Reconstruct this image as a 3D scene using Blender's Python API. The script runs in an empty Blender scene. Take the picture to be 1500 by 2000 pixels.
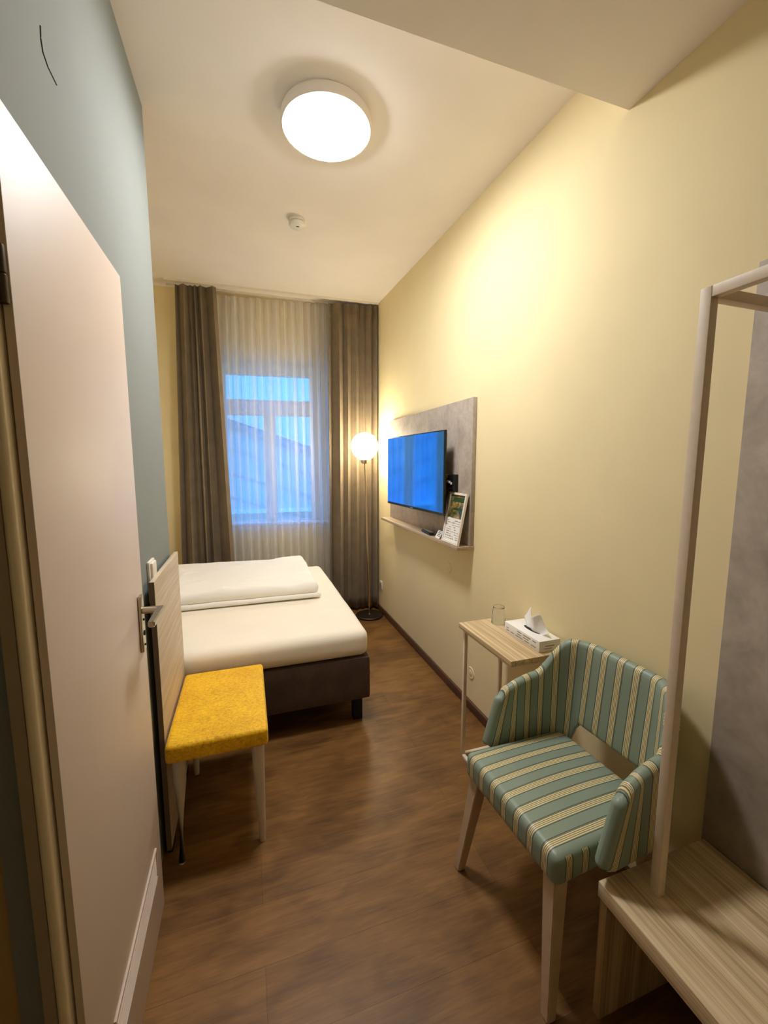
import bpy, bmesh, math, random
from mathutils import Vector, Matrix, noise
random.seed(7)
S = bpy.context.scene
COL = S.collection
PI = math.pi

# ------------------------------------------------------------------ materials
def lin(r, g, b):
    f = lambda c: (c/255/12.92) if c/255 <= .04045 else ((c/255+.055)/1.055)**2.4
    return (f(r), f(g), f(b), 1)

class NT:
    """small node-tree helper around a Principled material"""
    def __init__(s, name, col=(.8, .8, .8, 1), rough=.6, metal=0., spec=None):
        s.m = bpy.data.materials.new(name); s.m.use_nodes = True
        s.t = s.m.node_tree; s.n = s.t.nodes; s.l = s.t.links
        s.b = s.n['Principled BSDF']
        s.b.inputs['Base Color'].default_value = col
        s.b.inputs['Roughness'].default_value = rough
        s.b.inputs['Metallic'].default_value = metal
        if spec is not None: s.b.inputs['Specular IOR Level'].default_value = spec
    def add(s, typ, **kw):
        n = s.n.new(typ)
        for k, v in kw.items():
            if k in n.inputs: n.inputs[k].default_value = v
            else: setattr(n, k, v)
        return n
    def coord(s, scale=(1, 1, 1), kind='Object', rot=(0, 0, 0)):
        c = s.add('ShaderNodeTexCoord'); mp = s.add('ShaderNodeMapping')
        mp.inputs['Scale'].default_value = scale; mp.inputs['Rotation'].default_value = rot
        s.l.new(c.outputs[kind], mp.inputs['Vector']); return mp.outputs['Vector']
    def noise(s, vec, scale, detail=4, rough=.55, dist=0.):
        n = s.add('ShaderNodeTexNoise'); n.inputs['Scale'].default_value = scale
        n.inputs['Detail'].default_value = detail; n.inputs['Roughness'].default_value = rough
        n.inputs['Distortion'].default_value = dist
        s.l.new(vec, n.inputs['Vector']); return n.outputs['Fac']
    def ramp(s, fac, stops, interp='LINEAR'):
        r = s.add('ShaderNodeValToRGB'); e = r.color_ramp; e.interpolation = interp
        while len(e.elements) < len(stops): e.elements.new(.5)
        for el, (p, c) in zip(e.elements, sorted(stops, key=lambda q: q[0])): el.position = p; el.color = c
        s.l.new(fac, r.inputs['Fac']); return r.outputs['Color']
    def mix(s, fac, a, b, mode='MIX'):
        m = s.add('ShaderNodeMix', data_type='RGBA', blend_type=mode)
        for sock, v in ((m.inputs['Factor'], fac), (m.inputs['A'], a), (m.inputs['B'], b)):
            pass
        def put(i, v):
            if isinstance(v, (int, float)): m.inputs[i].default_value = v
            elif isinstance(v, tuple): m.inputs[i].default_value = v
            else: s.l.new(v, m.inputs[i])
        put(0, fac); put(6, a); put(7, b)
        return m.outputs[2]
    def color(s, out): s.l.new(out, s.b.inputs['Base Color'])
    def bump(s, h, strength=.1, dist=.002):
        b = s.add('ShaderNodeBump'); b.inputs['Strength'].default_value = strength
        b.inputs['Distance'].default_value = dist
        s.l.new(h, b.inputs['Height']); s.l.new(b.outputs['Normal'], s.b.inputs['Normal'])

def plain(name, col, rough=.5, metal=0., var=.04, scale=30, spec=None):
    k = NT(name, col, rough, metal, spec)
    f = k.noise(k.coord(), scale, 3)
    d = tuple(c*(1-var) for c in col[:3])+(1,); u = tuple(min(1, c*(1+var)) for c in col[:3])+(1,)
    k.color(k.ramp(f, [(.3, d), (.7, u)]))
    return k.m

def plaster(name, col, bump=.12):
    k = NT(name, col, .85, spec=.25)
    v = k.coord()
    f = k.noise(v, 2.2, 3)
    d = tuple(c*.97 for c in col[:3])+(1,); u = tuple(min(1, c*1.02) for c in col[:3])+(1,)
    k.color(k.ramp(f, [(.35, d), (.65, u)]))
    k.bump(k.noise(v, 140, 3), bump, .0015)
    return k.m

def grain(name, base, dark, light, axis, fine=55., rough=.5, contrast=1.):
    """veneer with fine straight grain lines along the given axis (0,1,2)"""
    k = NT(name, base, rough, spec=.3)
    sc = [fine*2.2]*3; sc[axis] = fine*.035
    sb = [fine*.5]*3; sb[axis] = fine*.012
    a = k.noise(k.coord(tuple(sc)), 1, 3, .6); b = k.noise(k.coord(tuple(sb)), 1, 2, .5)
    c1 = k.ramp(a, [(.32, dark), (.5, base), (.66, light)])
    c2 = k.ramp(b, [(.35, dark), (.6, light)])
    k.color(k.mix(.4, c1, c2))
    k.bump(a, .15, .0008)
    return k.m

M = {}
M['wall'] = plaster('cream_plaster', lin(240, 224, 178))
M['blue'] = plaster('blue_green_plaster', lin(134, 139, 136))
M['ceil'] = plaster('ceiling_paint', lin(240, 232, 222), .06)
M['ochre'] = plaster('corridor_plaster', lin(180, 150, 100))
M['door'] = plain('door_lacquer', lin(209, 192, 178), .5, var=.012, scale=6)
M['frame_lacquer'] = plain('frame_lacquer', lin(238, 224, 196), .42, var=.02, scale=8)
M['frame_grey'] = plain('frame_grey', lin(160, 146, 124), .5, var=.03)
M['gasket'] = plain('door_gasket', lin(30, 22, 16), .7)
M['steel'] = plain('brushed_steel', lin(190, 180, 162), .3, 1., .05, 60)
M['dark_metal'] = plain('dark_metal', lin(70, 60, 48), .4, .8)
M['white_plastic'] = plain('white_plastic', lin(232, 226, 214), .35, var=.01)
M['black_plastic'] = plain('black_plastic', lin(16, 15, 16), .35, var=.1)
M['black_matt'] = plain('black_matt', lin(14, 13, 13), .7, var=.1)
M['chrome_pole'] = plain('satin_pole', lin(196, 178, 150), .28, 1., .03)
M['rack'] = plain('rack_powder_coat', lin(222, 204, 180), .5, var=.03, scale=60)
M['table_metal'] = plain('table_powder_coat', lin(236, 222, 198), .45, var=.02)
M['white_leg'] = plain('white_lacquered_leg', lin(206, 194, 176), .45, var=.03, scale=18)
M['chair_leg'] = plain('pale_stained_wood', lin(200, 176, 148), .5, var=.07, scale=22)
M['bench'] = grain('bench_veneer', lin(208, 184, 142), lin(156, 128, 88), lin(228, 206, 166), 1, 75)
M['bench_side'] = grain('bench_side_veneer', lin(196, 170, 128), lin(150, 122, 82), lin(216, 192, 150), 2, 50)
M['table_top'] = grain('table_veneer', lin(206, 180, 138), lin(160, 132, 94), lin(226, 204, 164), 1, 60)
M['headboard'] = grain('headboard_veneer', lin(196, 178, 154), lin(174, 154, 128), lin(210, 194, 170), 1, 120)
M['shelf'] = grain('shelf_veneer', lin(178, 158, 132), lin(150, 128, 100), lin(196, 178, 152), 1, 40)
M['veneer_edge'] = plain('veneer_edge', lin(120, 100, 78), .5, var=.08)
M['skirt'] = grain('skirting_wood', lin(92, 62, 44), lin(62, 40, 28), lin(112, 78, 56), 1, 20)
M['white_paper'] = plain('white_paper', lin(240, 238, 232), .8, var=.01)
M['print_grey'] = plain('grey_ink', lin(150, 142, 130), .8, var=.02)
M['print_dark'] = plain('dark_ink', lin(60, 64, 80), .8, var=.02)
M['hole'] = plain('dark_hole', lin(30, 24, 18), .8)

def concrete(name, base, dark, light, scale):
    k = NT(name, base, .6, spec=.3)
    v = k.coord((1, 1, 1))
    a = k.noise(v, scale, 6, .62, .6); b = k.noise(v, scale*5, 4, .6)
    c = k.ramp(a, [(.3, dark), (.5, base), (.72, light)])
    c2 = k.ramp(b, [(.3, dark), (.7, light)])
    k.color(k.mix(.25, c, c2)); k.bump(b, .08, .001)
    return k.m
M['concrete'] = concrete('grey_concrete_laminate', lin(168, 155, 140), lin(142, 130, 115), lin(190, 178, 163), 5)
M['tvboard'] = concrete('grey_board_laminate', lin(176, 164, 152), lin(150, 138, 126), lin(198, 186, 172), 7)

# floor planks, long side along X
k = NT('plank_floor', rough=.42, spec=.35)
v = k.coord()
br = k.add('ShaderNodeTexBrick'); br.offset = .37; br.offset_frequency = 2
for n_, v_ in (('Scale', 1.), ('Mortar Size', .0009), ('Brick Width', 1.25), ('Row Height', .185), ('Bias', 0.), ('Mortar Smooth', .3)):
    br.inputs[n_].default_value = v_
br.inputs['Color1'].default_value = (0, 0, 0, 1); br.inputs['Color2'].default_value = (1, 1, 1, 1)
br.inputs['Mortar'].default_value = (.5, .5, .5, 1)
k.l.new(v, br.inputs['Vector'])
g1 = k.noise(k.coord((1.3, 9, 1)), 2.2, 6, .62, 1.2)
g2 = k.noise(k.coord((6, 90, 1)), 1.6, 4, .6, .4)
g3 = k.noise(k.coord((2.5, 5, 1)), 1.7, 3, .5, .6)
ca = k.ramp(g1, [(.28, lin(62, 37, 13)), (.48, lin(116, 79, 38)), (.72, lin(158, 115, 62))])
cb = k.ramp(g2, [(.3, lin(64, 39, 15)), (.7, lin(146, 103, 54))])
c = k.mix(.4, ca, cb)
c = k.mix(.34, c, k.ramp(g3, [(.35, lin(54, 31, 11)), (.65, lin(158, 116, 62))]))
c = k.mix(.22, c, k.ramp(br.outputs['Color'], [(0, lin(66, 40, 16)), (1, lin(156, 112, 62))]))
c = k.mix(br.outputs['Fac'], c, k.mix(.45, c, lin(40, 24, 10)))
k.color(c); k.bump(g2, .12, .0008)
M['floor'] = k.m

def fabric(name, a, b, scale=900, rough=.9, sheen=0., bump=.4):
    k = NT(name, a, rough, spec=.15)
    v = k.coord()
    w = k.noise(k.coord((1, 1, .3)), scale, 2); w2 = k.noise(v, scale*.02, 3)
    k.color(k.mix(.35, k.ramp(w, [(.3, a), (.7, b)]), k.ramp(w2, [(.35, a), (.65, b)])))
    k.bump(w, bump, .0008)
    if sheen: k.b.inputs['Sheen Weight'].default_value = sheen
    return k.m
M['curtain'] = fabric('taupe_curtain_cloth', lin(112, 98, 78), lin(136, 120, 97), 500, .95, .1, .25)
M['bedbase'] = fabric('dark_brown_tweed', lin(62, 48, 40), lin(92, 74, 62), 420, .95, .1, .6)
M['sheet'] = fabric('white_cotton_sheet', lin(240, 230, 212), lin(246, 238, 222), 300, .9, 0, .1)
M['duvet'] = fabric('white_duvet_cotton', lin(244, 238, 228), lin(248, 243, 234), 300, .9, 0, .1)

# crushed yellow velvet
k = NT('yellow_crushed_velvet', lin(222, 168, 20), .55, spec=.3)
v = k.coord()
a = k.noise(k.coord((1, 1.5, 1), rot=(0, 0, .5)), 85, 5, .72, .15); b = k.noise(v, 11, 3, .6); w = k.noise(k.coord((1, 1, 1)), 260, 2)
c = k.ramp(a, [(.28, lin(176, 110, 2)), (.48, lin(240, 182, 8)), (.66, lin(255, 218, 44))])
k.color(k.mix(.3, c, k.ramp(b, [(.35, lin(190, 126, 4)), (.65, lin(252, 202, 22))])))
k.bump(a, .3, .002); k.b.inputs['Sheen Weight'].default_value = .3
k.b.inputs['Sheen Tint'].default_value = (1, .85, .4, 1)
M['velvet'] = k.m

# striped chair cloth; u in UVMap runs across the stripes, in metres
k = NT('striped_sea_green_cloth', rough=.42, spec=.45)
uv = k.add('ShaderNodeUVMap'); uv.uv_map = 'UVMap'
sx = k.add('ShaderNodeSeparateXYZ'); k.l.new(uv.outputs['UV'], sx.inputs[0])
md = k.add('ShaderNodeMath', operation='DIVIDE'); k.l.new(sx.outputs['X'], md.inputs[0]); md.inputs[1].default_value = .0585
fr = k.add('ShaderNodeMath', operation='FRACT'); k.l.new(md.outputs[0], fr.inputs[0])
G, G2 = lin(134, 150, 134), lin(128, 144, 128)
DK, CR, BR = lin(36, 40, 34), lin(238, 222, 170), lin(112, 98, 64)
st = [(0, G), (.262, DK), (.297, G2)]
p0 = .33
for i in range(4):
    st += [(p0+.085*i, CR), (p0+.085*i+.05, BR)]
st += [(p0+.335, G2), (.695, DK), (.73, G)]
c = k.ramp(fr.outputs[0], st, 'CONSTANT')
w = k.noise(k.coord(), 700, 2)
k.color(k.mix(.12, c, k.ramp(w, [(.3, lin(70, 90, 80)), (.7, lin(190, 205, 180))])))
k.bump(w, .12, .0006)
M['stripe'] = k.m

# sheer curtain: thin woven net, part see-through, part diffusing
k = NT('white_sheer_net')
t, n, l = k.t, k.n, k.l
n.remove(k.b); out = n['Material Output']
tr = n.new('ShaderNodeBsdfTransparent'); tr.inputs[0].default_value = (1, 1, 1, 1)
tl = n.new('ShaderNodeBsdfTranslucent'); tl.inputs[0].default_value = lin(240, 242, 248)
df = n.new('ShaderNodeBsdfDiffuse'); df.inputs[0].default_value = lin(232, 232, 238)
m1 = n.new('ShaderNodeMixShader'); m1.inputs[0].default_value = .42
l.new(tl.outputs[0], m1.inputs[1]); l.new(df.outputs[0], m1.inputs[2])
m2 = n.new('ShaderNodeMixShader')
lw = n.new('ShaderNodeLayerWeight'); lw.inputs['Blend'].default_value = .5
mr = n.new('ShaderNodeMapRange'); mr.inputs['From Min'].default_value = .05; mr.inputs['From Max'].default_value = .75
mr.inputs['To Min'].default_value = .30; mr.inputs['To Max'].default_value = .92
l.new(lw.outputs['Facing'], mr.inputs['Value']); l.new(mr.outputs[0], m2.inputs[0])
l.new(tr.outputs[0], m2.inputs[1]); l.new(m1.outputs[0], m2.inputs[2])
l.new(m2.outputs[0], out.inputs['Surface'])
M['sheer'] = k.m

def glass(name, rough=0., ior=1.45, col=(1, 1, 1, 1), shadow_free=False):
    k = NT(name, col, rough)
    k.b.inputs['Transmission Weight'].default_value = 1.; k.b.inputs['IOR'].default_value = ior
    return k.m
M['glass'] = glass('drinking_glass', 0., 1.45, (.98, .99, .98, 1))
# window pane: mostly clear with a faint reflection
k = NT('window_pane'); n, l = k.n, k.l; n.remove(k.b)
tr = n.new('ShaderNodeBsdfTransparent'); tr.inputs[0].default_value = (.93, .97, 1, 1)
gl = n.new('ShaderNodeBsdfGlossy'); gl.inputs['Roughness'].default_value = .02
mx = n.new('ShaderNodeMixShader'); mx.inputs[0].default_value = .06
l.new(tr.outputs[0], mx.inputs[1]); l.new(gl.outputs[0], mx.inputs[2]); l.new(mx.outputs[0], n['Material Output'].inputs['Surface'])
M['pane'] = k.m
M['window_frame'] = plain('white_window_frame', lin(226, 228, 232), .4, var=.01)

def emit(name, col, strength):
    k = NT(name, col, .4)
    k.b.inputs['Emission Color'].default_value = col; k.b.inputs['Emission Strength'].default_value = strength
    return k.m
LAMP = 103.; GLOBE = 46.
M['diffuser'] = emit('lit_diffuser', (1, .99, 1.0, 1), LAMP)
M['rim'] = emit('lamp_rim_opal', (1, .92, .80, 1), .10); M['rim'].node_tree.nodes['Principled BSDF'].inputs['Base Color'].default_value = (.66, .58, .46, 1)
M['globe'] = emit('lit_globe', (1, .88, .64, 1), GLOBE)
# anti-glare coated television screen: dark, with a blue-tinted mirror coat
k = NT('television_screen', (.10, .33, .62, 1), .06, 1.)
f = k.noise(k.coord((1, 1, 1)), 5, 2)
k.color(k.ramp(f, [(.3, (.07, .30, .58, 1)), (.7, (.09, .34, .64, 1))]))
M['screen'] = k.m
M['house_wall'] = plain('rendered_house_wall', lin(160, 198, 210), .9, var=.05, scale=2)
M['house_roof'] = plain('house_roof_tiles', lin(128, 162, 190), .9, var=.1, scale=6)
M['house_trim'] = plain('house_trim', lin(235, 240, 245), .7, var=.02)
M['street'] = plain('courtyard_paving', lin(150, 155, 160), .9, var=.06, scale=3)

# ------------------------------------------------------------------ builders
ORG = {}
def obj(name, bm, m, parent=None, smooth=True, angle=35):
    """link a bmesh (given in world metres) as one mesh object"""
    o0 = ORG.get(parent.name, Vector((0, 0, 0))) if parent else Vector((0, 0, 0))
    bmesh.ops.translate(bm, verts=bm.verts, vec=-o0)
    bmesh.ops.recalc_face_normals(bm, faces=bm.faces)
    me = bpy.data.meshes.new(name); 
    for f in bm.faces: f.smooth = smooth
    if smooth:
        for e in bm.edges:
            if len(e.link_faces) == 2 and e.calc_face_angle(0) > math.radians(angle): e.smooth = False
    bm.to_mesh(me); bm.free()
    if isinstance(m, (list, tuple)):
        for q in m: me.materials.append(M[q])
    else: me.materials.append(M[m])
    o = bpy.data.objects.new(name, me); COL.objects.link(o)
    if parent: o.parent = parent
    ORG[o.name] = o0
    return o
def tag(o, label, cat, group=None):
    o['label'] = label; o['category'] = cat
    if group: o['group'] = group
    return o
def thing(name, label, cat, loc=(0, 0, 0), group=None):
    o = bpy.data.objects.new(name, None); COL.objects.link(o); o.location = loc
    o.empty_display_size = .05
    ORG[o.name] = Vector(loc); return tag(o, label, cat, group)
def struct(name, bm, m, label=None, cat=None, **kw):
    o = obj(name, bm, m, **kw); o['kind'] = 'structure'
    if label: o['label'] = label; o['category'] = cat
    return o
def sroot(name, label, cat, loc):
    o = thing(name, label, cat, loc); o['kind'] = 'structure'; return o

def B(): return bmesh.new()
def box(bm, x0, x1, y0, y1, z0, z1, bev=0., seg=2):
    r = bmesh.ops.create_cube(bm, size=1.)
    vs = r['verts']
    bmesh.ops.scale(bm, vec=(x1-x0, y1-y0, z1-z0), verts=vs)
    bmesh.ops.translate(bm, vec=((x0+x1)/2, (y0+y1)/2, (z0+z1)/2), verts=vs)
    if bev:
        es = list({e for v_ in vs for e in v_.link_edges})
        bmesh.ops.bevel(bm, geom=es, offset=bev, segments=seg, affect='EDGES', profile=.5)
    return bm
def hexa(bm, p, bev=0.):
    """8 corners: bottom 4 counter-clockwise, then top 4"""
    vs = [bm.verts.new(q) for q in p]
    fs = []
    for f in ((3, 2, 1, 0), (4, 5, 6, 7), (0, 1, 5, 4), (1, 2, 6, 5), (2, 3, 7, 6), (3, 0, 4, 7)):
        fs.append(bm.faces.new([vs[i] for i in f]))
    if bev:
        es = list({e for v_ in vs for e in v_.link_edges})
        bmesh.ops.bevel(bm, geom=es, offset=bev, segments=2, affect='EDGES')
    return bm
def post(bm, a, b, wa, wb, bev=.003):
    """square leg from top point a (half-width wa) to foot b (half-width wb)"""
    q = lambda c, w: [(c[0]-w, c[1]-w, c[2]), (c[0]+w, c[1]-w, c[2]), (c[0]+w, c[1]+w, c[2]), (c[0]-w, c[1]+w, c[2])]
    return hexa(bm, q(b, wb)+q(a, wa), bev)
def lathe(bm, cx, cy, prof, n=48, cap=True):
    """profile (r, z) revolved about a vertical axis"""
    rings = []
    for r, z in prof:
        if r < 1e-5: rings.append([bm.verts.new((cx, cy, z))])
        else: rings.append([bm.verts.new((cx+r*math.cos(2*PI*i/n), cy+r*math.sin(2*PI*i/n), z)) for i in range(n)])
    for a, b in zip(rings, rings[1:]):
        for i in range(n):
            j = (i+1) % n
            if len(a) == 1 and len(b) > 1: bm.faces.new((a[0], b[i], b[j]))
            elif len(b) == 1 and len(a) > 1: bm.faces.new((a[i], a[j], b[0]))
            elif len(a) > 1: bm.faces.new((a[i], a[j], b[j], b[i]))
    return bm
def tube(bm, pts, r, n=10, cap=True):
    pts = [Vector(p) for p in pts]; rings = []
    up = Vector((0, 0, 1))
    for i, p in enumerate(pts):
        d = (pts[min(i+1, len(pts)-1)]-pts[max(i-1, 0)]).normalized()
        u = d.cross(up)
        if u.length < .05: u = d.cross(Vector((0, 1, 0)))
        u.normalize(); w = u.cross(d)
        rr = r[i] if isinstance(r, (list, tuple)) else r
        rings.append([bm.verts.new(p+u*rr*math.cos(2*PI*k/n)+w*rr*math.sin(2*PI*k/n)) for k in range(n)])
    for a, b in zip(rings, rings[1:]):
        for i in range(n): bm.faces.new((a[i], a[(i+1) % n], b[(i+1) % n], b[i]))
    if cap: bm.faces.new(rings[0][::-1]); bm.faces.new(rings[-1])
    return bm
def quad(bm, *p): bm.faces.new([bm.verts.new(q) for q in p]); return bm
def rot_z(bm, verts_before, ang, c):
    vs = list(bm.verts)[verts_before:]
    bmesh.ops.rotate(bm, verts=vs, cent=c, matrix=Matrix.Rotation(ang, 3, 'Z'))

# ------------------------------------------------------------------ the room
XR = 1.24                  # right wall face
XB = -.352                 # blue wall face
CY = 2.105                 # blue wall corner
def zc(x, y): return 2.90+.040*(y-2.12)+.028*(XR-x)     # old, slightly sloping ceiling
def yw(x, n=0.): return 4.09+.107*(XR-x)+n               # skewed window wall, inner face

struct('floor', box(B(), -1.7, 1.4, -1.2, 4.7, -.1, 0.), 'floor', 'brown wooden plank floor', 'floor', smooth=False)
bm = B()
c4 = [(-1.7, -1.2), (1.4, -1.2), (1.4, 4.7), (-1.7, 4.7)]
hexa(bm, [(x, y, zc(x, y)) for x, y in c4]+[(x, y, zc(x, y)+.1) for x, y in c4])
struct('ceiling', bm, 'ceil', 'pale slightly sloping room ceiling', 'ceiling', smooth=False)
struct('ceiling_soffit', box(B(), -1.7, XR, -1.2, 1.172, 2.634, 2.86), 'ceil', 'lowered ceiling section over the entrance', 'ceiling', smooth=False)
struct('wall_right', box(B(), XR, XR+.15, -1.2, 4.4, 0, 3.15), 'wall', 'long cream plaster wall with the television', 'wall', smooth=False)
struct('wall_back', box(B(), -1.7, XR, -1.2, -1.05, 0, 2.9), 'wall', 'cream wall behind the entrance', 'wall', smooth=False)
struct('wall_far_left', box(B(), -1.7, -1.5, -1.05, 4.5, 0, 3.15), 'wall', 'cream wall at the head of the bed', 'wall', smooth=False)
# blue wall with the doorway
bm = B()
box(bm, -.415, XB, .79, CY, 0, 3.1)
box(bm, -.415, XB, .02, .79, 2.03, 3.1)
box(bm, -.415, XB, -1.05, .02, 0, 3.1)
box(bm, -1.5, -.415, CY-.07, CY, 0, 3.1)
struct('wall_left', bm, 'blue', 'blue-green wall behind the open door', 'wall', smooth=False)
struct('wall_corridor', box(B(), -.75, -.416, .80, .90, 0, 2.9), 'ochre', 'ochre wall glimpsed through the doorway', 'wall', smooth=False)
# window wall with its opening
WX0, WX1, WZ0, WZ1 = -.22, .815, .875, 2.46
def wbox(bm, x0, x1, z0, z1, n0, n1, bev=0):
    return hexa(bm, [(x0, yw(x0, n0), z0), (x1, yw(x1, n0), z0), (x1, yw(x1, n1), z0), (x0, yw(x0, n1), z0),
                     (x0, yw(x0, n0), z1), (x1, yw(x1, n0), z1), (x1, yw(x1, n1), z1), (x0, yw(x0, n1), z1)], bev)
bm = B(); T = .30
wbox(bm, -1.7, WX0, 0, 3.2, 0, T); wbox(bm, WX1, XR+.1, 0, 3.2, 0, T)
wbox(bm, WX0, WX1, 0, WZ0, 0, T); wbox(bm, WX0, WX1, WZ1, 3.2, 0, T)
struct('wall_window', bm, 'wall', 'cream end wall around the window', 'wall', smooth=False)
# window: outer frame, transom light above, two casements below
win = sroot('window_1', 'white framed window with a top light over two casements', 'window', (.3, yw(.3, .14), WZ0))
n0, n1 = .14, .20
bm = B()
FX0, FX1 = WX0, WX1
wbox(bm, FX0, -.155, WZ0, WZ1, n0, n1, .004); wbox(bm, .64, FX1, WZ0, WZ1, n0, n1, .004)
wbox(bm, -.155, .64, 2.335, WZ1, n0, n1, .004); wbox(bm, -.155, .64, WZ0, .90, n0, n1, .004)
wbox(bm, -.155, .64, 1.95, 2.10, n0, n1, .004); wbox(bm, .185, .30, .90, 1.95, n0, n1, .004)
obj('window_frame', bm, 'window_frame', win)
obj('window_pane', wbox(B(), -.155, .64, 2.10, 2.335, .168, .174), 'pane', win)
obj('window_pane', wbox(B(), -.155, .185, .90, 1.95, .168, .174), 'pane', win)
obj('window_pane', wbox(B(), .30, .64, .90, 1.95, .168, .174), 'pane', win)
obj('window_sill', wbox(B(), WX0, WX1, WZ0-.001, WZ0+.018, -.03, .139, .004), 'window_frame', win)
bm = B(); wbox(bm, .218, .262, 1.36, 1.44, .128, .139, .003); wbox(bm, .23, .25, 1.30, 1.42, .108, .128, .004)
obj('window_handle', bm, 'window_frame', win)
# skirting boards
bm = B(); box(bm, XR-.016, XR, .74, 4.085, 0, .055, .003)
struct('baseboard_right', bm, 'skirt', 'dark brown skirting along the cream wall', 'skirting')
bm = B(); wbox(bm, -1.49, XR-.018, 0, .055, -.016, 0, .003)
struct('baseboard_window', bm, 'skirt', 'dark brown skirting under the window', 'skirting')
# door frame (profiled) at the hinge side and round the doorway
bm = B()
box(bm, -.349, -.331, .758, .789, 0, 2.005, .007, 4)
box(bm, -.349, -.331, .045, .075, 0, 2.005, .007, 4)
box(bm, -.349, -.331, .045, .789, 2.004, 2.035, .007, 4)
struct('trim_1', bm, 'frame_lacquer', 'cream profiled edge of the door frame', 'door frame')
bm = B()
box(bm, -.3675, -.3495, .762, .7895, 0, 2.03)
box(bm, -.3675, -.3495, .0205, .072, 0, 2.03)
box(bm, -.3675, -.3495, .072, .762, 2.0, 2.0295)
struct('trim_2', bm, 'frame_grey', 'grey rebate of the door frame', 'door frame', smooth=False)

# ------------------------------------------------------------------ the open door
door = sroot('door_1', 'cream door folded open against the blue-green wall', 'door', (-.33, 1.08, .01))
bm = B()
box(bm, -.3275, -.315, .775, 1.397, .008, 2.0, .0015)
box(bm, -.3495, -.3278, .792, 1.384, .012, 1.99, .0015)
obj('door_leaf', bm, 'door', door)
pl_ = obj('handle_plate', box(B(), -.3148, -.3065, 1.328, 1.364, .922, 1.092, .002), 'steel', door)
bm = B()
tube(bm, [(-.3065, 1.346, 1.046), (-.272, 1.346, 1.046), (-.262, 1.340, 1.046), (-.257, 1.326, 1.046)], [.0105, .010, .010, .0095], 14)
hexa(bm, [(-.268, 1.215, 1.037), (-.250, 1.215, 1.037), (-.246, 1.345, 1.036), (-.268, 1.345, 1.036),
          (-.268, 1.215, 1.054), (-.250, 1.215, 1.054), (-.246, 1.345, 1.057), (-.268, 1.345, 1.057)], .003)
obj('door_handle', bm, 'steel', door)
for nm_, z, r in (('keyhole', .977, .0075), ('screw', 1.018, .0035), ('screw', .941, .003)):
    bm = B()
    bmesh.ops.create_cone(bm, cap_ends=True, segments=16, radius1=r, radius2=r, depth=.004,
                          matrix=Matrix.Translation((-.3055, 1.346, z)) @ Matrix.Rotation(PI/2, 4, 'Y'))
    obj(nm_, bm, 'hole', pl_)
# ventilation grille near the foot of the door
bm = B()
y0, y1, z0, z1 = .895, 1.322, .186, .286
box(bm, -.315, -.309, y0, y1, z1-.008, z1, .001); box(bm, -.315, -.309, y0, y1, z0, z0+.008, .001)
box(bm, -.315, -.309, y0, y0+.008, z0+.008, z1-.008); box(bm, -.315, -.309, y1-.008, y1, z0+.008, z1-.008)
ven = obj('vent_grille', bm, 'door', door)
bm = B()
for i in range(9):
    z = z0+.011+i*.0092
    hexa(bm, [(-.3148, y0+.008, z), (-.3105, y0+.008, z-.002), (-.3105, y1-.008, z-.002), (-.3148, y1-.008, z),
              (-.3148, y0+.008, z+.003), (-.3105, y0+.008, z+.001), (-.3105, y1-.008, z+.001), (-.3148, y1-.008, z+.003)])
obj('louvre', bm, 'door', ven, smooth=False)
for zz in (1.75, .25):
    bm = B()
    lathe(bm, -.3235, .7685, [(0, zz-.04), (.0068, zz-.04), (.0075, zz-.036), (.0075, zz-.002), (.006, zz), (.0075, zz+.002), (.0075, zz+.036), (.0068, zz+.04), (0, zz+.04)], 20)
    obj('hinge', bm, 'dark_metal', door)
# key card switch
sw = thing('light_switch', 'small white double switch on the blue-green wall by the door handle', 'switch', (XB, 1.69, 1.05))
bm = B(); box(bm, XB, XB+.010, 1.64, 1.73, .975, 1.125, .003)
obj('cover_plate', bm, 'white_plastic', sw)
bm = B(); box(bm, XB+.010, XB+.018, 1.653, 1.717, 1.058, 1.118, .003); obj('rocker', bm, 'white_plastic', sw)
bm = B(); box(bm, XB+.010, XB+.018, 1.653, 1.717, .984, 1.044, .003); obj('rocker', bm, 'white_plastic', sw)
# thin dark wire bowed on the blue wall
bm = B()
W = [(1.084, 2.334), (1.081, 2.309), (1.086, 2.289), (1.106, 2.279), (1.147, 2.278)]
P = []
for a, b in zip(W, W[1:]): P += [(XB+.0008, a[0]+(b[0]-a[0])*t/6, a[1]+(b[1]-a[1])*t/6) for t in range(6)]
P.append((XB+.0008,)+W[-1])
tube(bm, P, .0011, 6)
tag(obj('wire', bm, 'black_matt'), 'short thin dark wire curving down the upper blue-green wall', 'wire')

# ------------------------------------------------------------------ ceiling fittings
lx, ly = .375, 1.885; lz = zc(lx, ly)+.002
cl = thing('ceiling_light', 'large round lit flush ceiling lamp', 'lamp', (lx, ly, lz))
obj('lamp_base', lathe(B(), lx, ly, [(0, lz+.004), (.176, lz+.004), (.182, lz-.004), (.182, lz-.012), (0, lz-.012)], 64), 'white_plastic', cl)
obj('lamp_rim', lathe(B(), lx, ly, [(.150, lz-.012), (.186, lz-.012), (.188, lz-.02), (.187, lz-.044), (.183, lz-.050), (.176, lz-.051), (.176, lz-.046), (.150, lz-.040)], 72), 'rim', cl)
obj('diffuser', lathe(B(), lx, ly, [(.1755, lz-.044), (.1755, lz-.052), (.168, lz-.058), (.12, lz-.062), (0, lz-.064)], 72), 'diffuser', cl)
sx_, sy_ = .352, 2.73; sz = zc(sx_, sy_)+.001
sd = thing('smoke_detector', 'small white round smoke detector on the ceiling', 'smoke detector', (sx_, sy_, sz))
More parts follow.
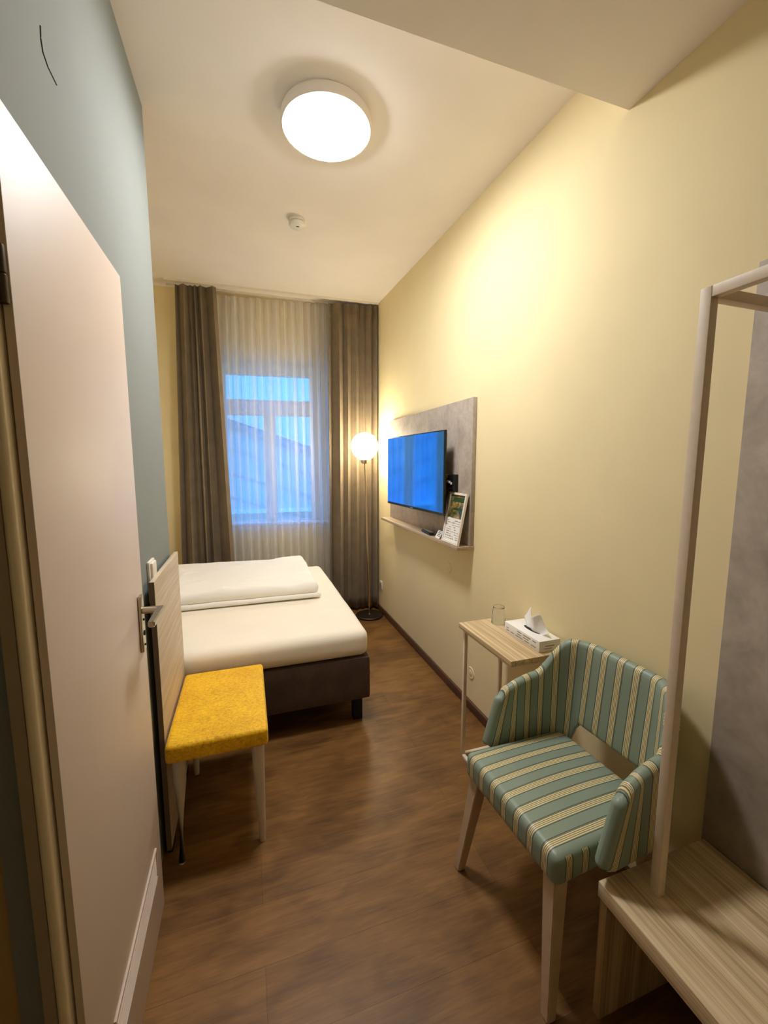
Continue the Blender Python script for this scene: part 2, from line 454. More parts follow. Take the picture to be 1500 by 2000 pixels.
obj('base_ring', lathe(B(), sx_, sy_, [(0, sz), (.048, sz), (.050, sz-.004), (.050, sz-.016), (.046, sz-.018), (0, sz-.018)], 40), 'white_plastic', sd)
obj('cap', lathe(B(), sx_, sy_, [(0, sz-.019), (.044, sz-.019), (.051, sz-.024), (.051, sz-.032), (.046, sz-.040), (.026, sz-.046), (0, sz-.048)], 40), 'white_plastic', sd)
bm = B(); box(bm, sx_-.009, sx_+.009, sy_-.021, sy_-.013, sz-.0485, sz-.043, .001); obj('sensor_slot', bm, 'dark_metal', sd)

# ------------------------------------------------------------------ curtains
def curtain_mesh(top, bot, z0, z1, folds, amp, off, seed, pinch=.45, per=10, rows=26, jit=.35, widths=None):
    """pleated cloth hanging along the skewed window wall; top/bot = (x0, x1)"""
    rnd = random.Random(seed); bm = B(); n = folds*per
    ph = [rnd.uniform(-jit, jit) for _ in range(folds+2)]; am = [1+rnd.uniform(-jit, jit) for _ in range(folds+2)]
    wd_ = widths or [1]*folds; tot = sum(wd_); cum = [0]
    for q in wd_: cum.append(cum[-1]+q/tot)
    grid = []
    for r in range(rows+1):
        t = r/rows; row = []
        a = amp*(pinch+(1-pinch)*min(1, t*3)**.7)
        for i in range(n+1):
            k_ = i/per; j = min(int(k_), folds-1); f = k_-j
            s = cum[j]+(cum[j+1]-cum[j])*f; wide = min(1, .45+.55*(cum[j+1]-cum[j])*folds)
            ww = am[j]*(1-f)+am[j+1]*f; pp = ph[j]*(1-f)+ph[j+1]*f
            th = 2*PI*k_+pp*(.4+t)
            x = (top[0]*(1-t)+bot[0]*t)*(1-s)+(top[1]*(1-t)+bot[1]*t)*s
            x += a*ww*.55*math.sin(2*th)*.35*(1 if 0 < i < n else 0)
            y = a*ww*wide*math.sin(th)+.006*math.sin(5*t+7*s*folds/3+seed)
            z = z1*(1-t)+z0*t
            row.append(bm.verts.new((x, yw(x, off)+y, z)))
        grid.append(row)
    for a, b in zip(grid, grid[1:]):
        for i in range(n): bm.faces.new((a[i], a[i+1], b[i+1], b[i]))
    return bm
def thicken(o, th):
    m = o.modifiers.new('thickness', 'SOLIDIFY'); m.thickness = th; m.offset = 0
CZ = 2.955
lc = obj('curtain', curtain_mesh((-.515, -.19), (-.60, -.12), .03, CZ+.035, 5, .042, -.20, 3, .6, 20, 26, .45, [1.5, .7, .6, .8, 1.9]), 'curtain')
thicken(lc, .004); tag(lc, 'taupe floor-length curtain left of the window, behind the headboard', 'curtain', 'taupe curtains')
rc = obj('curtain', curtain_mesh((.775, 1.226), (.75, 1.222), .03, CZ-.012, 6, .040, -.20, 11, .6, 20, 26, .45, [1.8, 1.0, 1.3, .8, 1.1, .8]), 'curtain')
thicken(rc, .004); tag(rc, 'taupe floor-length curtain right of the window, behind the floor lamp', 'curtain', 'taupe curtains')
sh = obj('sheer_curtain', curtain_mesh((-.24, .83), (-.26, .85), .03, CZ+.012, 15, .030, -.090, 5, .75, 16, 20, .25), 'sheer')
tag(sh, 'white pleated see-through curtain across the window', 'sheer curtain')
# heading tape of the sheer and the double track on the ceiling
bm = B()
xs = [-.60, 1.235]
for o_ in (-.215, -.085):
    hexa(bm, [(x, yw(x, o_+d), zc(x, yw(x, o_))-.018) for x, d in ((xs[0], -.008), (xs[1], -.008), (xs[1], .008), (xs[0], .008))] +
         [(x, yw(x, o_+d), zc(x, yw(x, o_))+.002) for x, d in ((xs[0], -.008), (xs[1], -.008), (xs[1], .008), (xs[0], .008))])
tag(obj('curtain_track', bm, 'white_plastic', smooth=False), 'white curtain track on the ceiling above the curtains', 'curtain track')

# ------------------------------------------------------------------ bed
bed = thing('bed', 'single box-spring bed with white sheet and dark brown base', 'bed', (-.37, 2.92, 0))
BX0, BX1, BY0, BY1 = -1.40, .626, 2.122, 3.715
def soft_box(x0, x1, y0, y1, z0, z1, r, nx, ny, nz, crown=0., wob=0., seed=0., side=0., wr=0.):
    """rounded box on a lattice, with crown, slight unevenness and bulged sides"""
    bm = B(); vs = {}
    def lat(i, n, a, b): return a+(b-a)*(.5-.5*math.cos(PI*i/n))*.35+(b-a)*i/n*.65
    cx, cy = (x0+x1)/2, (y0+y1)/2
    for i in range(nx+1):
        for j in range(ny+1):
            for k_ in range(nz+1):
                if 0 < i < nx and 0 < j < ny and 0 < k_ < nz: continue
                p = Vector((lat(i, nx, x0, x1), lat(j, ny, y0, y1), lat(k_, nz, z0, z1)))
                q = Vector((min(max(p.x, x0+r), x1-r), min(max(p.y, y0+r), y1-r), min(max(p.z, z0+r), z1-r)))
                d = p-q
                if d.length > 1e-6:
                    m = max(abs(d.x), abs(d.y), abs(d.z)); p = q+d.normalized()*m
                u, w, h = (p.x-cx)/(x1-x0)*2, (p.y-cy)/(y1-y0)*2, (p.z-z0)/(z1-z0)
                if crown: p.z += crown*(1-min(1, u*u))*(1-min(1, w*w))*h
                if side:
                    p.x += side*4*h*(1-h)*u**3*(1-w**4); p.y += side*4*h*(1-h)*w**3*(1-u**4)
                if wob:
                    nn = noise.noise_vector(Vector((p.x*2.2+seed, p.y*2.2, p.z*3)))+.5*noise.noise_vector(Vector((p.x*6, p.y*6+seed, p.z*6)))
                    p += Vector((nn.x*.6, nn.y*.6, nn.z*h))*wob
                if wr:
                    q = Vector((p.x*3.2+seed, p.y*7.5, 1.7))
                    rg = 1-abs(noise.noise(q+.35*noise.noise_vector(q*.7)))*2.2
                    p.z += wr*h*max(0, rg)**3; p.y -= wr*.5*max(0, rg)*math.sin(PI*h)
                vs[i, j, k_] = bm.verts.new(p)
    def face(a, b, c_, d): bm.faces.new([vs[a], vs[b], vs[c_], vs[d]])
    for i in range(nx):
        for j in range(ny):
            face((i, j, 0), (i, j+1, 0), (i+1, j+1, 0), (i+1, j, 0)); face((i, j, nz), (i+1, j, nz), (i+1, j+1, nz), (i, j+1, nz))
    for i in range(nx):
        for k_ in range(nz):
            face((i, 0, k_), (i+1, 0, k_), (i+1, 0, k_+1), (i, 0, k_+1)); face((i, ny, k_), (i, ny, k_+1), (i+1, ny, k_+1), (i+1, ny, k_))
    for j in range(ny):
        for k_ in range(nz):
            face((0, j, k_), (0, j, k_+1), (0, j+1, k_+1), (0, j+1, k_)); face((nx, j, k_), (nx, j+1, k_), (nx, j+1, k_+1), (nx, j, k_+1))
    return bm
obj('bed_base', soft_box(BX0, BX1, BY0, BY1, .150, .398, .012, 24, 20, 6, 0, .002, 1.), 'bedbase', bed, angle=60)
mt = obj('mattress', soft_box(BX0+.005, BX1-.006, BY0+.004, BY1-.006,   .399, .550, .045, 64, 52, 12, .004, .003, 4., .008), 'sheet', bed, angle=80)
for x in (-1.3, .565):
    for y in (2.20, 3.64):
        obj('leg', box(B(), x-.027, x+.027, y-.027, y+.027, 0, .150, .004), 'black_matt', bed)
# folded duvet: three soft layers
DX0, DX1, DY0, DY1 = -1.15, .462, 2.745, 3.62
dv = thing('duvet', 'thick folded white duvet lying across the bed', 'duvet', (-.3, 3.2, .555))
def duvet_layer(x0, x1, y0, y1, z0, z1, seed, wob, wr=0.):
    return soft_box(x0, x1, y0, y1, z0, z1, (z1-z0)*.49, 110, 80, 8, .012, wob, seed, 0., wr)
obj('lower_fold', duvet_layer(DX0, DX1, DY0, DY1, .562, .594, 2., .008), 'duvet', dv, angle=80)
obj('upper_fold', duvet_layer(DX0, DX1-.014, DY0+.006, DY1-.004, .586, .662, 9., .016, .008), 'duvet', dv, angle=80)

# headboard panel standing against the blue wall
hb = thing('headboard_panel', 'pale striped wood panel standing between the yellow stool and the blue-green wall', 'headboard', (-.327, 1.84, 0))
obj('panel', box(B(), -.335, -.3185, 1.578, 2.108, .03, 1.068, .0012), 'headboard', hb)
bm = B(); box(bm, -.3352, -.3183, 1.5755, 1.578, .03, 1.068); 
obj('edge_band', bm, 'veneer_edge', hb)
obj('foot', box(B(), -.335, -.3195, 1.60, 1.66, 0, .03), 'black_matt', hb)
obj('foot', box(B(), -.335, -.3195, 2.0, 2.06, 0, .03), 'black_matt', hb)

# ------------------------------------------------------------------ yellow stool
so = thing('stool', 'low stool with mustard yellow velvet seat and white tapered legs', 'stool', (-.135, 1.79, 0))
obj('seat', soft_box(-.312, .043, 1.517, 2.064, .412, .482, .016, 36, 50, 8, .004, .0015, 3.), 'velvet', so, angle=80)
obj('seat_frame', box(B(), -.262, -.005, 1.585, 1.995, .402, .414, .002), 'black_matt', so)
for (tx, ty, fx, fy) in ((-.272, 1.560, -.280, 1.542), (.003, 1.560, .009, 1.545), (-.272, 2.016, -.278, 2.008), (.003, 2.016, .009, 2.025)):
    bm = B()
    prof = [((tx, ty, .412), .0235), ((tx*.85+fx*.15, ty*.85+fy*.15, .33), .0225), ((fx, fy, .006), .0115), ((fx, fy, 0), .0115)]
    tube(bm, [p for p, r in prof], [r for p, r in prof], 20)
    lg = obj('leg', bm, 'white_leg', so)

# ------------------------------------------------------------------ floor lamp
gx, gy, gz = 1.035, 3.665, 1.632; fx, fy = 1.088, 3.715
fl = thing('floor_lamp', 'slim floor lamp with glowing white globe beside the right curtain', 'lamp', (fx, fy, 0))
obj('lamp_base', lathe(B(), fx, fy, [(0, 0), (.128, 0), (.132, .004), (.132, .016), (.126, .021), (.02, .024), (.012, .034), (0, .034)], 56), 'dark_metal', fl)
d = Vector((gx-fx, gy-fy, gz-.125))
pole = [Vector((fx, fy, .03))+d*t*.985 for t in (0, .25, .5, .75, 1)]
obj('pole', tube(B(), pole, .0085, 16), 'chrome_pole', fl)
obj('collar', lathe(B(), gx, gy, [(0, gz-.158), (.016, gz-.158), (.034, gz-.150), (.044, gz-.122), (.040, gz-.118), (0, gz-.118)], 32), 'chrome_pole', fl)
bm = B(); bmesh.ops.create_uvsphere(bm, u_segments=48, v_segments=28, radius=.123, matrix=Matrix.Translation((gx, gy, gz)))
obj('globe', bm, 'globe', fl)

# ------------------------------------------------------------------ television corner
tb = thing('television_board', 'grey wall board with a narrow shelf along its bottom edge', 'wall board', (XR, 2.77, 1.0))
obj('board', box(B(), 1.2135, XR, 2.072, 3.468, 1.0005, 1.846, .002), 'tvboard', tb)
obj('shelf', box(B(), 1.128, XR, 2.068, 3.470, .980, 1.000, .0015), 'shelf', tb)
tv = thing('television', 'flat black television swung out from the grey board', 'television', (1.14, 2.665, 1.42))
TA = math.atan2(.051, .903); TC = Vector((1.1055, 2.701, 0))
def tvbox(bm, a0, a1, n0_, n1_, z0, z1, bev=0.):
    """a along the screen (towards the window +), n = distance behind the screen face"""
    k_ = len(bm.verts); box(bm, TC.x+n0_, TC.x+n1_, TC.y+a0, TC.y+a1, z0, z1, bev)
    bm.verts.ensure_lookup_table()
    bmesh.ops.rotate(bm, verts=bm.verts[k_:], cent=(TC.x, TC.y, 0), matrix=Matrix.Rotation(TA, 3, 'Z')); return bm
hw = .452
bm = B(); tvbox(bm, -hw, hw, .001, .016, 1.158, 1.678, .003); tvbox(bm, -hw*.8, hw*.8, .0155, .042, 1.185, 1.56, .008)
obj('casing', bm, 'black_plastic', tv)
obj('screen', tvbox(B(), -hw+.007, hw-.007, -.0006, .0012, 1.176, 1.671), 'screen', tv)
bm = B(); tvbox(bm, -.02, .02, -.0012, .001, 1.163, 1.170)
obj('badge', bm, 'steel', tv)
bm = B(); box(bm, 1.195, 1.2130, 2.60, 2.74, 1.33, 1.53, .002); tvbox(bm, -.10, .10, .043, .055, 1.34, 1.52, .002)
tube(bm, [(1.197, 2.67, 1.43), (1.165, 2.70, 1.43), (1.147, 2.67, 1.43)], .012, 10)
obj('wall_bracket', bm, 'black_matt', tv)
mb = thing('media_box', 'small black box with cables behind the television', 'media box', (1.2, 2.30, 1.35))
obj('casing', box(B(), 1.178, 1.2130, 2.222, 2.325, 1.307, 1.412, .004), 'black_plastic', mb)
for y, z in ((2.24, 1.36), (2.262, 1.368), (2.285, 1.372)):
    obj('plug', box(B(), 1.1715, 1.1779, y-.006, y+.006, z-.010, z+.004, .001), 'white_plastic', mb)
bm = B()
box(bm, 1.1715, 1.1779, 2.23, 2.318, 1.325, 1.329, .001)
obj('vent_slot', bm, 'dark_metal', mb)
bm = B()
tube(bm, [(1.184, 2.312, 1.308), (1.178, 2.312, 1.26), (1.168, 2.310, 1.22), (1.170, 2.302, 1.19), (1.168, 2.296, 1.215), (1.170, 2.300, 1.26), (1.186, 2.305, 1.308)], .0028, 8)
obj('cable', bm, 'black_plastic', mb); bm = B()
tube(bm, [(1.195, 2.318, 1.308), (1.183, 2.345, 1.2), (1.190, 2.345, 1.1), (1.203, 2.34, 1.01), (1.207, 2.34, 1.002)], .003, 8)
obj('cable', bm, 'black_plastic', mb)
# framed notice leaning on the shelf
nf = thing('picture_frame', 'white framed notice leaning on the narrow shelf beside the television', 'picture frame', (1.16, 2.18, 1.0))
A0, A1 = Vector((1.148, 0, 1.0005)), Vector((1.2055, 0, 1.302))
ax = (A1-A0).normalized(); an = Vector((-ax.z, 0, ax.x))   # up the frame, and out of its face (towards -X)
FY0, FY1 = 2.080, 2.284; FH = (A1-A0).length
def onface(bm, y0, y1, h0, h1, d0, d1):
    p = [A0+ax*h+an*d for h, d in ((h0, d0), (h0, d1), (h1, d1), (h1, d0))]
    return hexa(bm, [(p[0].x, y0, p[0].z), (p[0].x, y1, p[0].z), (p[1].x, y1, p[1].z), (p[1].x, y0, p[1].z),
                     (p[3].x, y0, p[3].z), (p[3].x, y1, p[3].z), (p[2].x, y1, p[2].z), (p[2].x, y0, p[2].z)])
bm = B(); w = .013
onface(bm, FY0, FY1, .001, w, 0, .014); onface(bm, FY0, FY1, FH-w, FH, 0, .014)
onface(bm, FY0, FY0+w, w, FH-w, 0, .014); onface(bm, FY1-w, FY1, w, FH-w, 0, .014)
obj('frame', bm, 'white_plastic', nf, smooth=False)
k = NT('green_brown_print', rough=.3, spec=.4)
f = k.noise(k.coord((1, 14, 14)), 1.0, 5, .7, .5)
k.color(k.ramp(f, [(.30, lin(34, 40, 24)), (.45, lin(70, 84, 46)), (.55, lin(150, 120, 66)), (.68, lin(206, 188, 140))]))
M['print'] = k.m
po = obj('poster', onface(B(), FY0+w, FY1-w, FH*.50, FH-w, .002, .006), 'print', nf, smooth=False)
bm = B(); onface(bm, FY0+.02, FY1-.05, FH-.055, FH-.028, .006, .0066); onface(bm, FY0+.02, FY1-.075, FH-.105, FH-.09, .006, .0066)
k_ = plain('green_ink', lin(44, 74, 44), .5); M['green_ink'] = k_
obj('heading', bm, 'green_ink', po, smooth=False)
pg = obj('page', onface(B(), FY0+w, FY1-w, w, FH*.50, .002, .007), 'white_paper', nf, smooth=False)
bm = B()
for i in range(9):
    h = .028+i*.0135
    y = FY0+.024
    while y < FY1-.03:
        ln = random.uniform(.012, .04)
        if random.random() < .75: onface(bm, y, min(y+ln, FY1-.024), h, h+random.choice((.003, .004, .0055)), .007, .0074)
        y += ln+.007
obj('printed_text', bm, 'print_grey', pg, smooth=False)
# remote control and a small card in front of it
rm = thing('remote_control', 'black remote control lying on the narrow shelf', 'remote control', (1.17, 2.56, 1.0))
bm = B(); hexa(bm, [(1.140, 2.47, 1.0005), (1.178, 2.455, 1.0005), (1.196, 2.635, 1.0005), (1.158, 2.65, 1.0005),
                    (1.143, 2.475, 1.018), (1.175, 2.46, 1.018), (1.193, 2.63, 1.020), (1.161, 2.645, 1.020)], .004)
obj('casing', bm, 'black_plastic', rm)
bm = B()
for i in range(7):
    for j in range(3):
        x, y = 1.151+i*.003+j*.010, 2.487+i*.021-j*.0028
        box(bm, x-.003, x+.003, y-.006, y+.006, 1.019, 1.0215, .001)
obj('keypad', bm, 'print_grey', rm)
cd = thing('card', 'small white printed card standing beside the black remote control', 'card', (1.16, 2.40, 1.0))
bm = B(); hexa(bm, [(1.150, 2.345, 1.0005), (1.150, 2.405, 1.0005), (1.152, 2.405, 1.0005), (1.152, 2.345, 1.0005),
                    (1.176, 2.345, 1.047), (1.176, 2.405, 1.047), (1.178, 2.405, 1.046), (1.178, 2.345, 1.046)])
obj('sheet', bm, 'white_paper', cd, smooth=False)
bm = B()
for t in (.25, .45, .65, .82):
    x = 1.150+.026*t; z = 1.0005+.0465*t
    hexa(bm, [(x-.0006, 2.352, z), (x-.0006, 2.39, z), (x+.0003, 2.39, z), (x+.0003, 2.352, z), (x+.0012, 2.352, z+.004), (x+.0012, 2.39, z+.004), (x+.002, 2.39, z+.004), (x+.002, 2.352, z+.004)])
obj('printed_text', bm, 'print_dark', cd, smooth=False)
# round blank covers painted over, and a socket by the skirting
def wall_disc(name, y, z, r, label, m='wall'):
    bm = B(); prof = [(0, .006), (r*.55, .006), (r*.62, .0045), (r*.70, .006), (r*.92, .005), (r, 0)]
    lathe(bm, 0, 0, prof, 36)
    bmesh.ops.transform(bm, matrix=Matrix.Translation((XR+.001, y, z)) @ Matrix.Rotation(-PI/2, 4, 'Y'), verts=bm.verts)
    return tag(obj(name, bm, m), label, 'cover plate')
wall_disc('blank_cover', 2.375, .80, .038, 'round cream cover plate on the wall under the television board')
wall_disc('blank_cover', 2.065, .225, .038, 'round cream cover plate low on the wall under the small table')
sk = thing('wall_socket', 'small white wall socket low beside the right curtain', 'socket', (XR, 3.79, .275))
obj('cover_plate', box(B(), XR-.010, XR, 3.765, 3.838, .235, .315, .003), 'white_plastic', sk)
bm = B(); lathe(bm, 0, 0, [(0, .0118), (.022, .0118), (.024, .0100)], 28)
bmesh.ops.transform(bm, matrix=Matrix.Translation((XR, 3.80, .275)) @ Matrix.Rotation(-PI/2, 4, 'Y'), verts=bm.verts)
obj('socket_well', bm, 'print_grey', sk)

# ------------------------------------------------------------------ small wall table
tt = thing('side_table', 'narrow pale wood side table on a thin metal frame against the wall', 'table', (1.09, 1.52, 0))
obj('tabletop', box(B(), .966, 1.222, 1.310, 1.735, .676, .700, .0015), 'table_top', tt)
w = .0085
def bar(bm, a, b):
    lo = [min(a[i], b[i])-w for i in range(3)]; hi = [max(a[i], b[i])+w for i in range(3)]
    return box(bm, lo[0], hi[0], lo[1], hi[1], lo[2], hi[2], .0012)
lx0, lx1, ly0, ly1 = .992, 1.196, 1.335, 1.712
obj('leg', bar(B(), (lx0, ly1, .0085), (lx0, ly1, .667)), 'table_metal', tt)
obj('leg', bar(B(), (lx1, ly1, .0085), (lx1, ly1, .667)), 'table_metal', tt)
bm = B(); bar(bm, (lx0+.018, ly1, .0085), (lx1-.018, ly1, .0085)); bar(bm, (lx0, ly0, .0085), (lx0, ly1-.018, .0085)); bar(bm, (lx1, ly0, .0085), (lx1, ly1-.018, .0085))
bar(bm, (lx0+.018, ly0, .0085), (lx1-.018, ly0, .0085))
obj('floor_rail', bm, 'table_metal', tt)
bm = B(); bar(bm, (lx0+.018, ly1, .667), (lx1-.018, ly1, .667)); bar(bm, (lx0, ly0, .667), (lx0, ly1-.018, .667)); bar(bm, (lx1, ly0, .667), (lx1, ly1-.018, .667))
obj('top_rail', bm, 'table_metal', tt)
# upturned tumbler
gx_, gy_ = 1.150, 1.672
bm = B()
prof = [(.0335, .7005), (.0345, .702), (.0275, .780), (.0255, .785), (0, .785), (0, .777), (.0235, .776), (.0250, .772), (.0318, .7025), (.0335, .7005)]
lathe(bm, gx_, gy_, [(r, z+.0003) for r, z in prof], 40)
bmesh.ops.remove_doubles(bm, verts=bm.verts, dist=1e-6)
tag(obj('drinking_glass', bm, 'glass', angle=50), 'clear drinking glass upside down on the narrow side table', 'glass')
# tissue box
tx = thing('tissue_box', 'white tissue box with a pulled up tissue on the narrow side table', 'tissue box', (1.175, 1.46, .70))
TX0, TX1, TY0, TY1, TZ0, TZ1 = 1.120, 1.226, 1.337, 1.578, .7005, .748
obj('carton', box(B(), TX0, TX1, TY0, TY1, TZ0, TZ1, .0015), 'white_paper', tx)
bm = B()
for i in range(3):
    z = TZ0+.012+.011*i
    y = TY0+.02
    while y < TY1-.03:
        ln = random.uniform(.02, .05)
        if random.random() < .62: box(bm, TX0-.0006, TX0+.0001, y, min(y+ln, TY1-.015), z, z+.004)
        y += ln+.012
obj('printed_text', bm, 'print_grey', tx, smooth=False); bm = B()
box(bm, TX0+.03, TX1-.03, TY0-.0006, TY0+.0001, TZ0+.022, TZ0+.026); box(bm, TX0+.024, TX1-.04, TY0-.0006, TY0+.0001, TZ0+.012, TZ0+.015)
obj('printed_text', bm, 'print_grey', tx, smooth=False)
bm = B(); lathe(bm, 0, 0, [(0, .0006), (.02, .0006), (.021, 0)], 28)
bmesh.ops.transform(bm, matrix=Matrix.Translation((1.176, 1.455, TZ1)) @ Matrix.Diagonal((.75, 2.5, 1., 1.)), verts=bm.verts)
obj('opening', bm, 'hole', tx)
def smooth3(t): t = min(1, max(0, t)); return t*t*(3-2*t)
bm = B(); NU, NV = 40, 16; g_ = []
for j in range(NV+1):
    t = j/NV; row = []
    for i in range(NU+1):
        s = i/NU
        y = 1.440-(s-.5)*(.095+.080*t)
        x = 1.174+(.004+.014*t)*math.sin(s*PI*2.6+.4)-.014*t*(s-.5)
        top = .084+.012*math.cos(s*PI*4.2+2.6)-.046*smooth3((s-.70)/.14)-.06*max(0, .12-s)*5
        z = TZ1-.004+t*top
        row.append(bm.verts.new((x, y, z)))
    g_.append(row)
for a, b in zip(g_, g_[1:]):
    for i in range(NU): bm.faces.new((a[i], a[i+1], b[i+1], b[i]))
ts = obj('tissue', bm, 'white_paper', tx, angle=80); thicken(ts, .0008)

# ------------------------------------------------------------------ striped tub chair
ch = thing('armchair', 'sea-green and cream striped tub chair on pale wooden legs', 'chair', (.93, .985, 0))
cyc = .985
def set_uv(o, fn):
    me = o.data; uv = me.uv_layers.new(name='UVMap')
    for p in me.polygons:
        for li in p.loop_indices:
            uv.data[li].uv = fn(me.vertices[me.loops[li].vertex_index].co, p.normal)
st_ = obj('seat', soft_box(.712, 1.135, .768, 1.206, .372, .462, .022, 36, 36, 8, .010, .001, 5.), 'stripe', ch, angle=80)
for v_ in st_.data.vertices:                      # seat narrows and drops a little towards the back
    t = (v_.co.x+ch.location.x-.712)/.423
    v_.co.y *= 1-.05*t; v_.co.z -= .006*t
set_uv(st_, lambda co, n: ((co.x if abs(n.y) > .75 else co.y)+2.015, co.z))
# shell: U-shaped plan swept by a padded section
hwid, xf, xb, rc_ = .247, .845, 1.168, .150
path = []       # (x, y) centre line from the far arm to the near arm
def seg(p, q, n): return [(p[0]+(q[0]-p[0])*i/n, p[1]+(q[1]-p[1])*i/n) for i in range(n)]
path += seg((xf, hwid+.006), (xb-rc_, hwid), 12)
path += [(xb-rc_+rc_*math.sin(a), hwid-rc_+rc_*math.cos(a)) for a in [PI/2*i/14 for i in range(14)]]
path += seg((xb, hwid-rc_), (xb, -hwid+rc_), 14)
path += [(xb-rc_+rc_*math.cos(a), -hwid+rc_-rc_*math.sin(a)) for a in [PI/2*i/14 for i in range(14)]]
path += seg((xb-rc_, -hwid), (xf, -hwid-.006), 12)+[(xf, -hwid-.006)]
arc = [0.]
for a, b in zip(path, path[1:]): arc.append(arc[-1]+math.hypot(b[0]-a[0], b[1]-a[1]))
L = arc[-1]
def smooth(t): t = min(1, max(0, t)); return t*t*(3-2*t)
def heights(s):
    e = min(s, L-s)                                   # distance from the nearer arm front
    top = .650+.035*smooth(e/.20)+.135*smooth((e-.185)/.13)-.03*(1-min(1, e/.028))**2
    top += .006*math.sin(PI*s/L)
    bot = .418+.020*(1-min(1, e/.03))**2+.095*smooth((e-.335)/.035)
    return bot, top
bm = B(); loops = []; th = .0195; us = []
KU = (round(L/.0585)*.0585-.020)/L          # stripes start and end plain at both arm fronts
NS = 7
def section(i, off, scale, shrink):
    s = arc[i]; p = Vector(path[i]); a = Vector(path[max(i-1, 0)]); b = Vector(path[min(i+1, len(path)-1)])
    d = (b-a).normalized(); nrm = Vector((d.y, -d.x))      # points inwards (right of travel)
    if nrm.dot(Vector((.96, 0))-p) < 0: nrm = -nrm
    bot, top = heights(s); bot += shrink; top -= shrink
    t = th*scale
    pts = []
    zi = [bot+t+(top-bot-2*t)*k_/NS for k_ in range(NS+1)]
    for z in zi: pts.append((t, z))
    for k_ in range(1, 6): pts.append((t*math.cos(PI*k_/6), top-t+t*math.sin(PI*k_/6)))
    for z in zi[::-1]: pts.append((-t, z))
    for k_ in range(1, 6): pts.append((-t*math.cos(PI*k_/6), bot+t-t*math.sin(PI*k_/6)))
    back = smooth((min(s, L-s)-.25)/.16)
    row = []
    for q, z in pts:
        lean = (z-.44)*(.10*back)
        front = 0.
        if min(s, L-s) < .10: front = (1-min(s, L-s)/.10)*((z-.50)*.30)     # arm fronts slope back
        w_ = p+nrm*q+d*off
        row.append(bm.verts.new((w_.x+lean+front-.02*back, w_.y+cyc, z)))
    return row
for f in (90, 60, 35, 15):
    a = math.radians(f); loops.append(section(0, -th*math.sin(a), max(.06, math.cos(a)), th*.8*(1-math.cos(a)))); us.append(-th*math.sin(a))
for i in range(len(path)): loops.append(section(i, 0, 1, 0)); us.append(arc[i])
for f in (15, 35, 60, 90):
    a = math.radians(f); loops.append(section(len(path)-1, th*math.sin(a), max(.06, math.cos(a)), th*.8*(1-math.cos(a)))); us.append(L+th*math.sin(a))
npt = len(loops[0])
uvl = bm.loops.layers.uv.new('UVMap')
for r, (a, b) in enumerate(zip(loops, loops[1:])):
    for i in range(npt):
        f = bm.faces.new((a[i], b[i], b[(i+1) % npt], a[(i+1) % npt]))
        for lp in f.loops: lp[uvl].uv = (.008+1.17+KU*(us[r] if lp.vert in (a[i], a[(i+1) % npt]) else us[r+1]), lp.vert.co.z)
for rw, u in ((loops[0], us[0]), (loops[-1], us[-1])):
    f = bm.faces.new(rw)
    for lp in f.loops: lp[uvl].uv = (.008+1.17+KU*u, 0)
obj('backrest_shell', bm, 'stripe', ch, angle=80)
obj('seat_frame', box(B(), .740, 1.11, .80, 1.17, .352, .374, .003), 'black_matt', ch)
for (ax_, ay, bx, by) in ((.748, 1.166, .702, 1.208), (.748, .806, .706, .764), (1.085, 1.155, 1.150, 1.196), (1.085, .815, 1.150, .774)):
    obj('leg', post(B(), (ax_, ay, .374), (bx, by, 0), .0235, .0145, .003), 'chair_leg', ch)

ch.rotation_euler = (0, 0, math.radians(2.6))

# ------------------------------------------------------------------ bench, clothes rack, concrete panel
be = thing('bench', 'low pale veneered bench under the clothes rack', 'bench', (1.03, .19, 0))
obj('seat', box(B(), .834, 1.222, -.36, .730, .353, .396, .0015), 'bench', be)
obj('side_panel', box(B(), .840, 1.2150, .7055, .727, 0, .353, .0015), 'bench_side', be)
obj('side_panel', box(B(), .840, 1.2150, -.357, -.3355, 0, .353, .0015), 'bench_side', be)
tag(obj('wall_panel', box(B(), 1.2255, XR, -.36, .738, .002, 1.975, .002), 'concrete'), 'tall grey concrete-look panel on the wall behind the clothes rack', 'wall panel')
rk = thing('clothes_rack', 'beige square-tube clothes rack standing on the bench', 'clothes rack', (.951, .15, .396))
w = .0115
px_, py_, pn = .951, .660, -.30
obj('post', bar(B(), (px_, py_, .396+w+.0005), (px_, py_, 1.838)), 'rack', rk)
obj('post', bar(B(), (px_, pn, .396+w+.0005), (px_, pn, 1.838)), 'rack', rk)
obj('top_rail', bar(B(), (px_, pn+.024, 1.838), (px_, py_-.024, 1.838)), 'rack', rk)
obj('cross_rail', bar(B(), (px_+.024, py_, 1.838), (1.2135, py_, 1.838)), 'rack', rk)
obj('cross_rail', bar(B(), (px_+.024, pn, 1.838), (1.2135, pn, 1.838)), 'rack', rk)

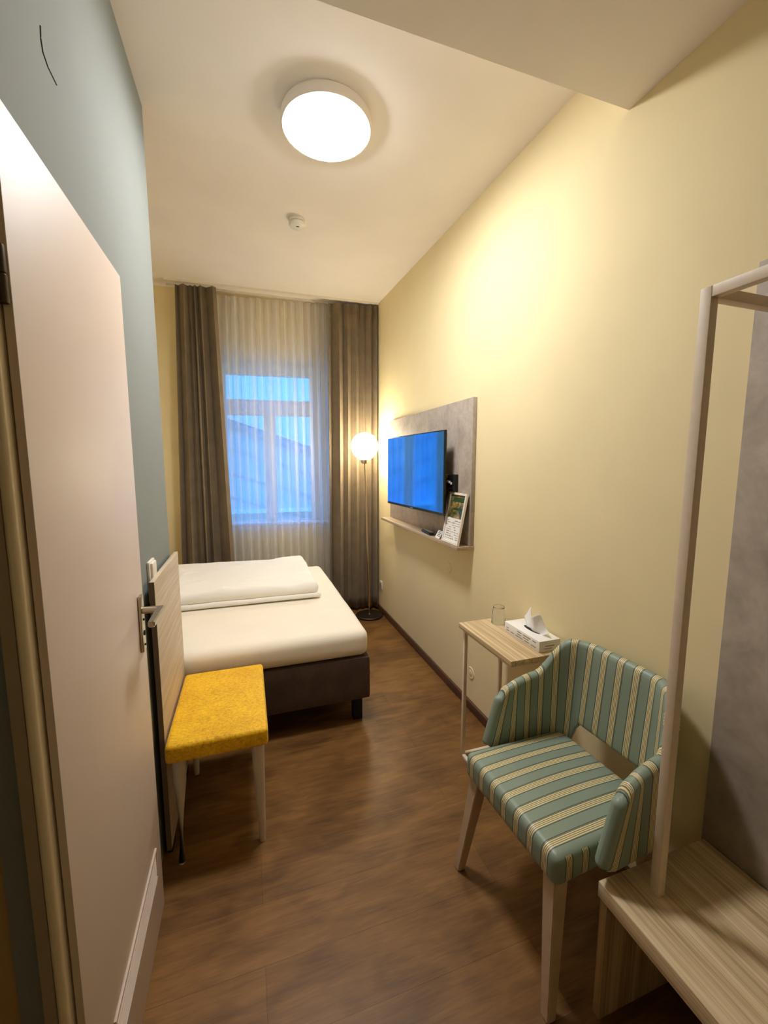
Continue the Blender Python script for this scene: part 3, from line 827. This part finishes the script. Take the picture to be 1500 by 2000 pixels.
# ------------------------------------------------------------------ outside the window
nh = thing('neighbouring_house', 'pale house with sloping roof edge seen through the window', 'house', (.5, 9.3, -3))
bm = B()
def slab(bm, pts, y0, y1):
    a = [bm.verts.new((x, y0, z)) for x, z in pts]; b = [bm.verts.new((x, y1, z)) for x, z in pts]
    bm.faces.new(a); bm.faces.new(b[::-1])
    for i in range(len(pts)): bm.faces.new((a[i], b[i], b[(i+1) % len(pts)], a[(i+1) % len(pts)]))
    return bm
def zr(x): return 2.343-.328*(x+.305)
obj('wall', slab(bm, [(-3, -3), (3.4, -3), (3.4, zr(3.4)-.12), (-3, zr(-3)-.12)], 9.05, 10.2), 'house_wall', nh, smooth=False)
obj('roof', slab(B(), [(-3.2, zr(-3.2)-.12), (3.6, zr(3.6)-.12), (3.6, zr(3.6)+.02), (-3.2, zr(-3.2)+.02)], 8.95, 10.3), 'house_roof', nh, smooth=False)
obj('verge_board', slab(B(), [(-3.2, zr(-3.2)+.02), (3.6, zr(3.6)+.02), (3.6, zr(3.6)+.08), (-3.2, zr(-3.2)+.08)], 8.9, 10.35), 'house_trim', nh, smooth=False)
for i in range(4):
    o_ = .55+.5*i; bm = B()
    slab(bm, [(-3, zr(-3)-o_-.03), (3.3, zr(3.3)-o_-.03), (3.3, zr(3.3)-o_), (-3, zr(-3)-o_)], 9.02, 9.05)
    obj('roof_batten', bm, 'house_roof', nh, smooth=False)
bm = B(); box(bm, -3, 3.4, 8.7, 9.05, .47, .52)
obj('ledge', bm, 'house_trim', nh, smooth=False)
struct('ground', box(B(), -12, 12, 4.9, 30, -3.2, -3), 'street', 'paved yard outside the window', 'ground', smooth=False)

# ------------------------------------------------------------------ sky, camera, view
wd = bpy.data.worlds.new('evening_sky'); S.world = wd; wd.use_nodes = True
nt = wd.node_tree; bg = nt.nodes['Background']
tc = nt.nodes.new('ShaderNodeTexCoord'); sp = nt.nodes.new('ShaderNodeSeparateXYZ')
rp = nt.nodes.new('ShaderNodeValToRGB')
rp.color_ramp.elements[0].position = 0.; rp.color_ramp.elements[0].color = (.010, .165, .22, 1)
rp.color_ramp.elements[1].position = .6; rp.color_ramp.elements[1].color = (.06, .34, 1.0, 1)
nt.links.new(tc.outputs['Generated'], sp.inputs[0]); nt.links.new(sp.outputs['Z'], rp.inputs['Fac'])
nt.links.new(rp.outputs['Color'], bg.inputs['Color']); bg.inputs['Strength'].default_value = 6.

cam = bpy.data.cameras.new('camera'); co = bpy.data.objects.new('camera', cam); COL.objects.link(co)
cam.sensor_fit = 'HORIZONTAL'; cam.sensor_width = 36.; cam.lens = 36*805/1500
cam.clip_start = .02
co.location = (0, 0, 1.48)
co.rotation_euler = (PI/2-math.radians(6.77), 0, -math.radians(18.42))
S.camera = co
S.view_settings.view_transform = 'Standard'; S.view_settings.look = 'None'
S.view_settings.exposure = 0.; S.view_settings.gamma = 1.; S.view_settings.use_curve_mapping = False
S.cycles.use_denoising = True
S.cycles.max_bounces = 10; S.cycles.diffuse_bounces = 6; S.cycles.transparent_max_bounces = 16
S.cycles.caustics_refractive = True
S.cycles.sample_clamp_indirect = 8.
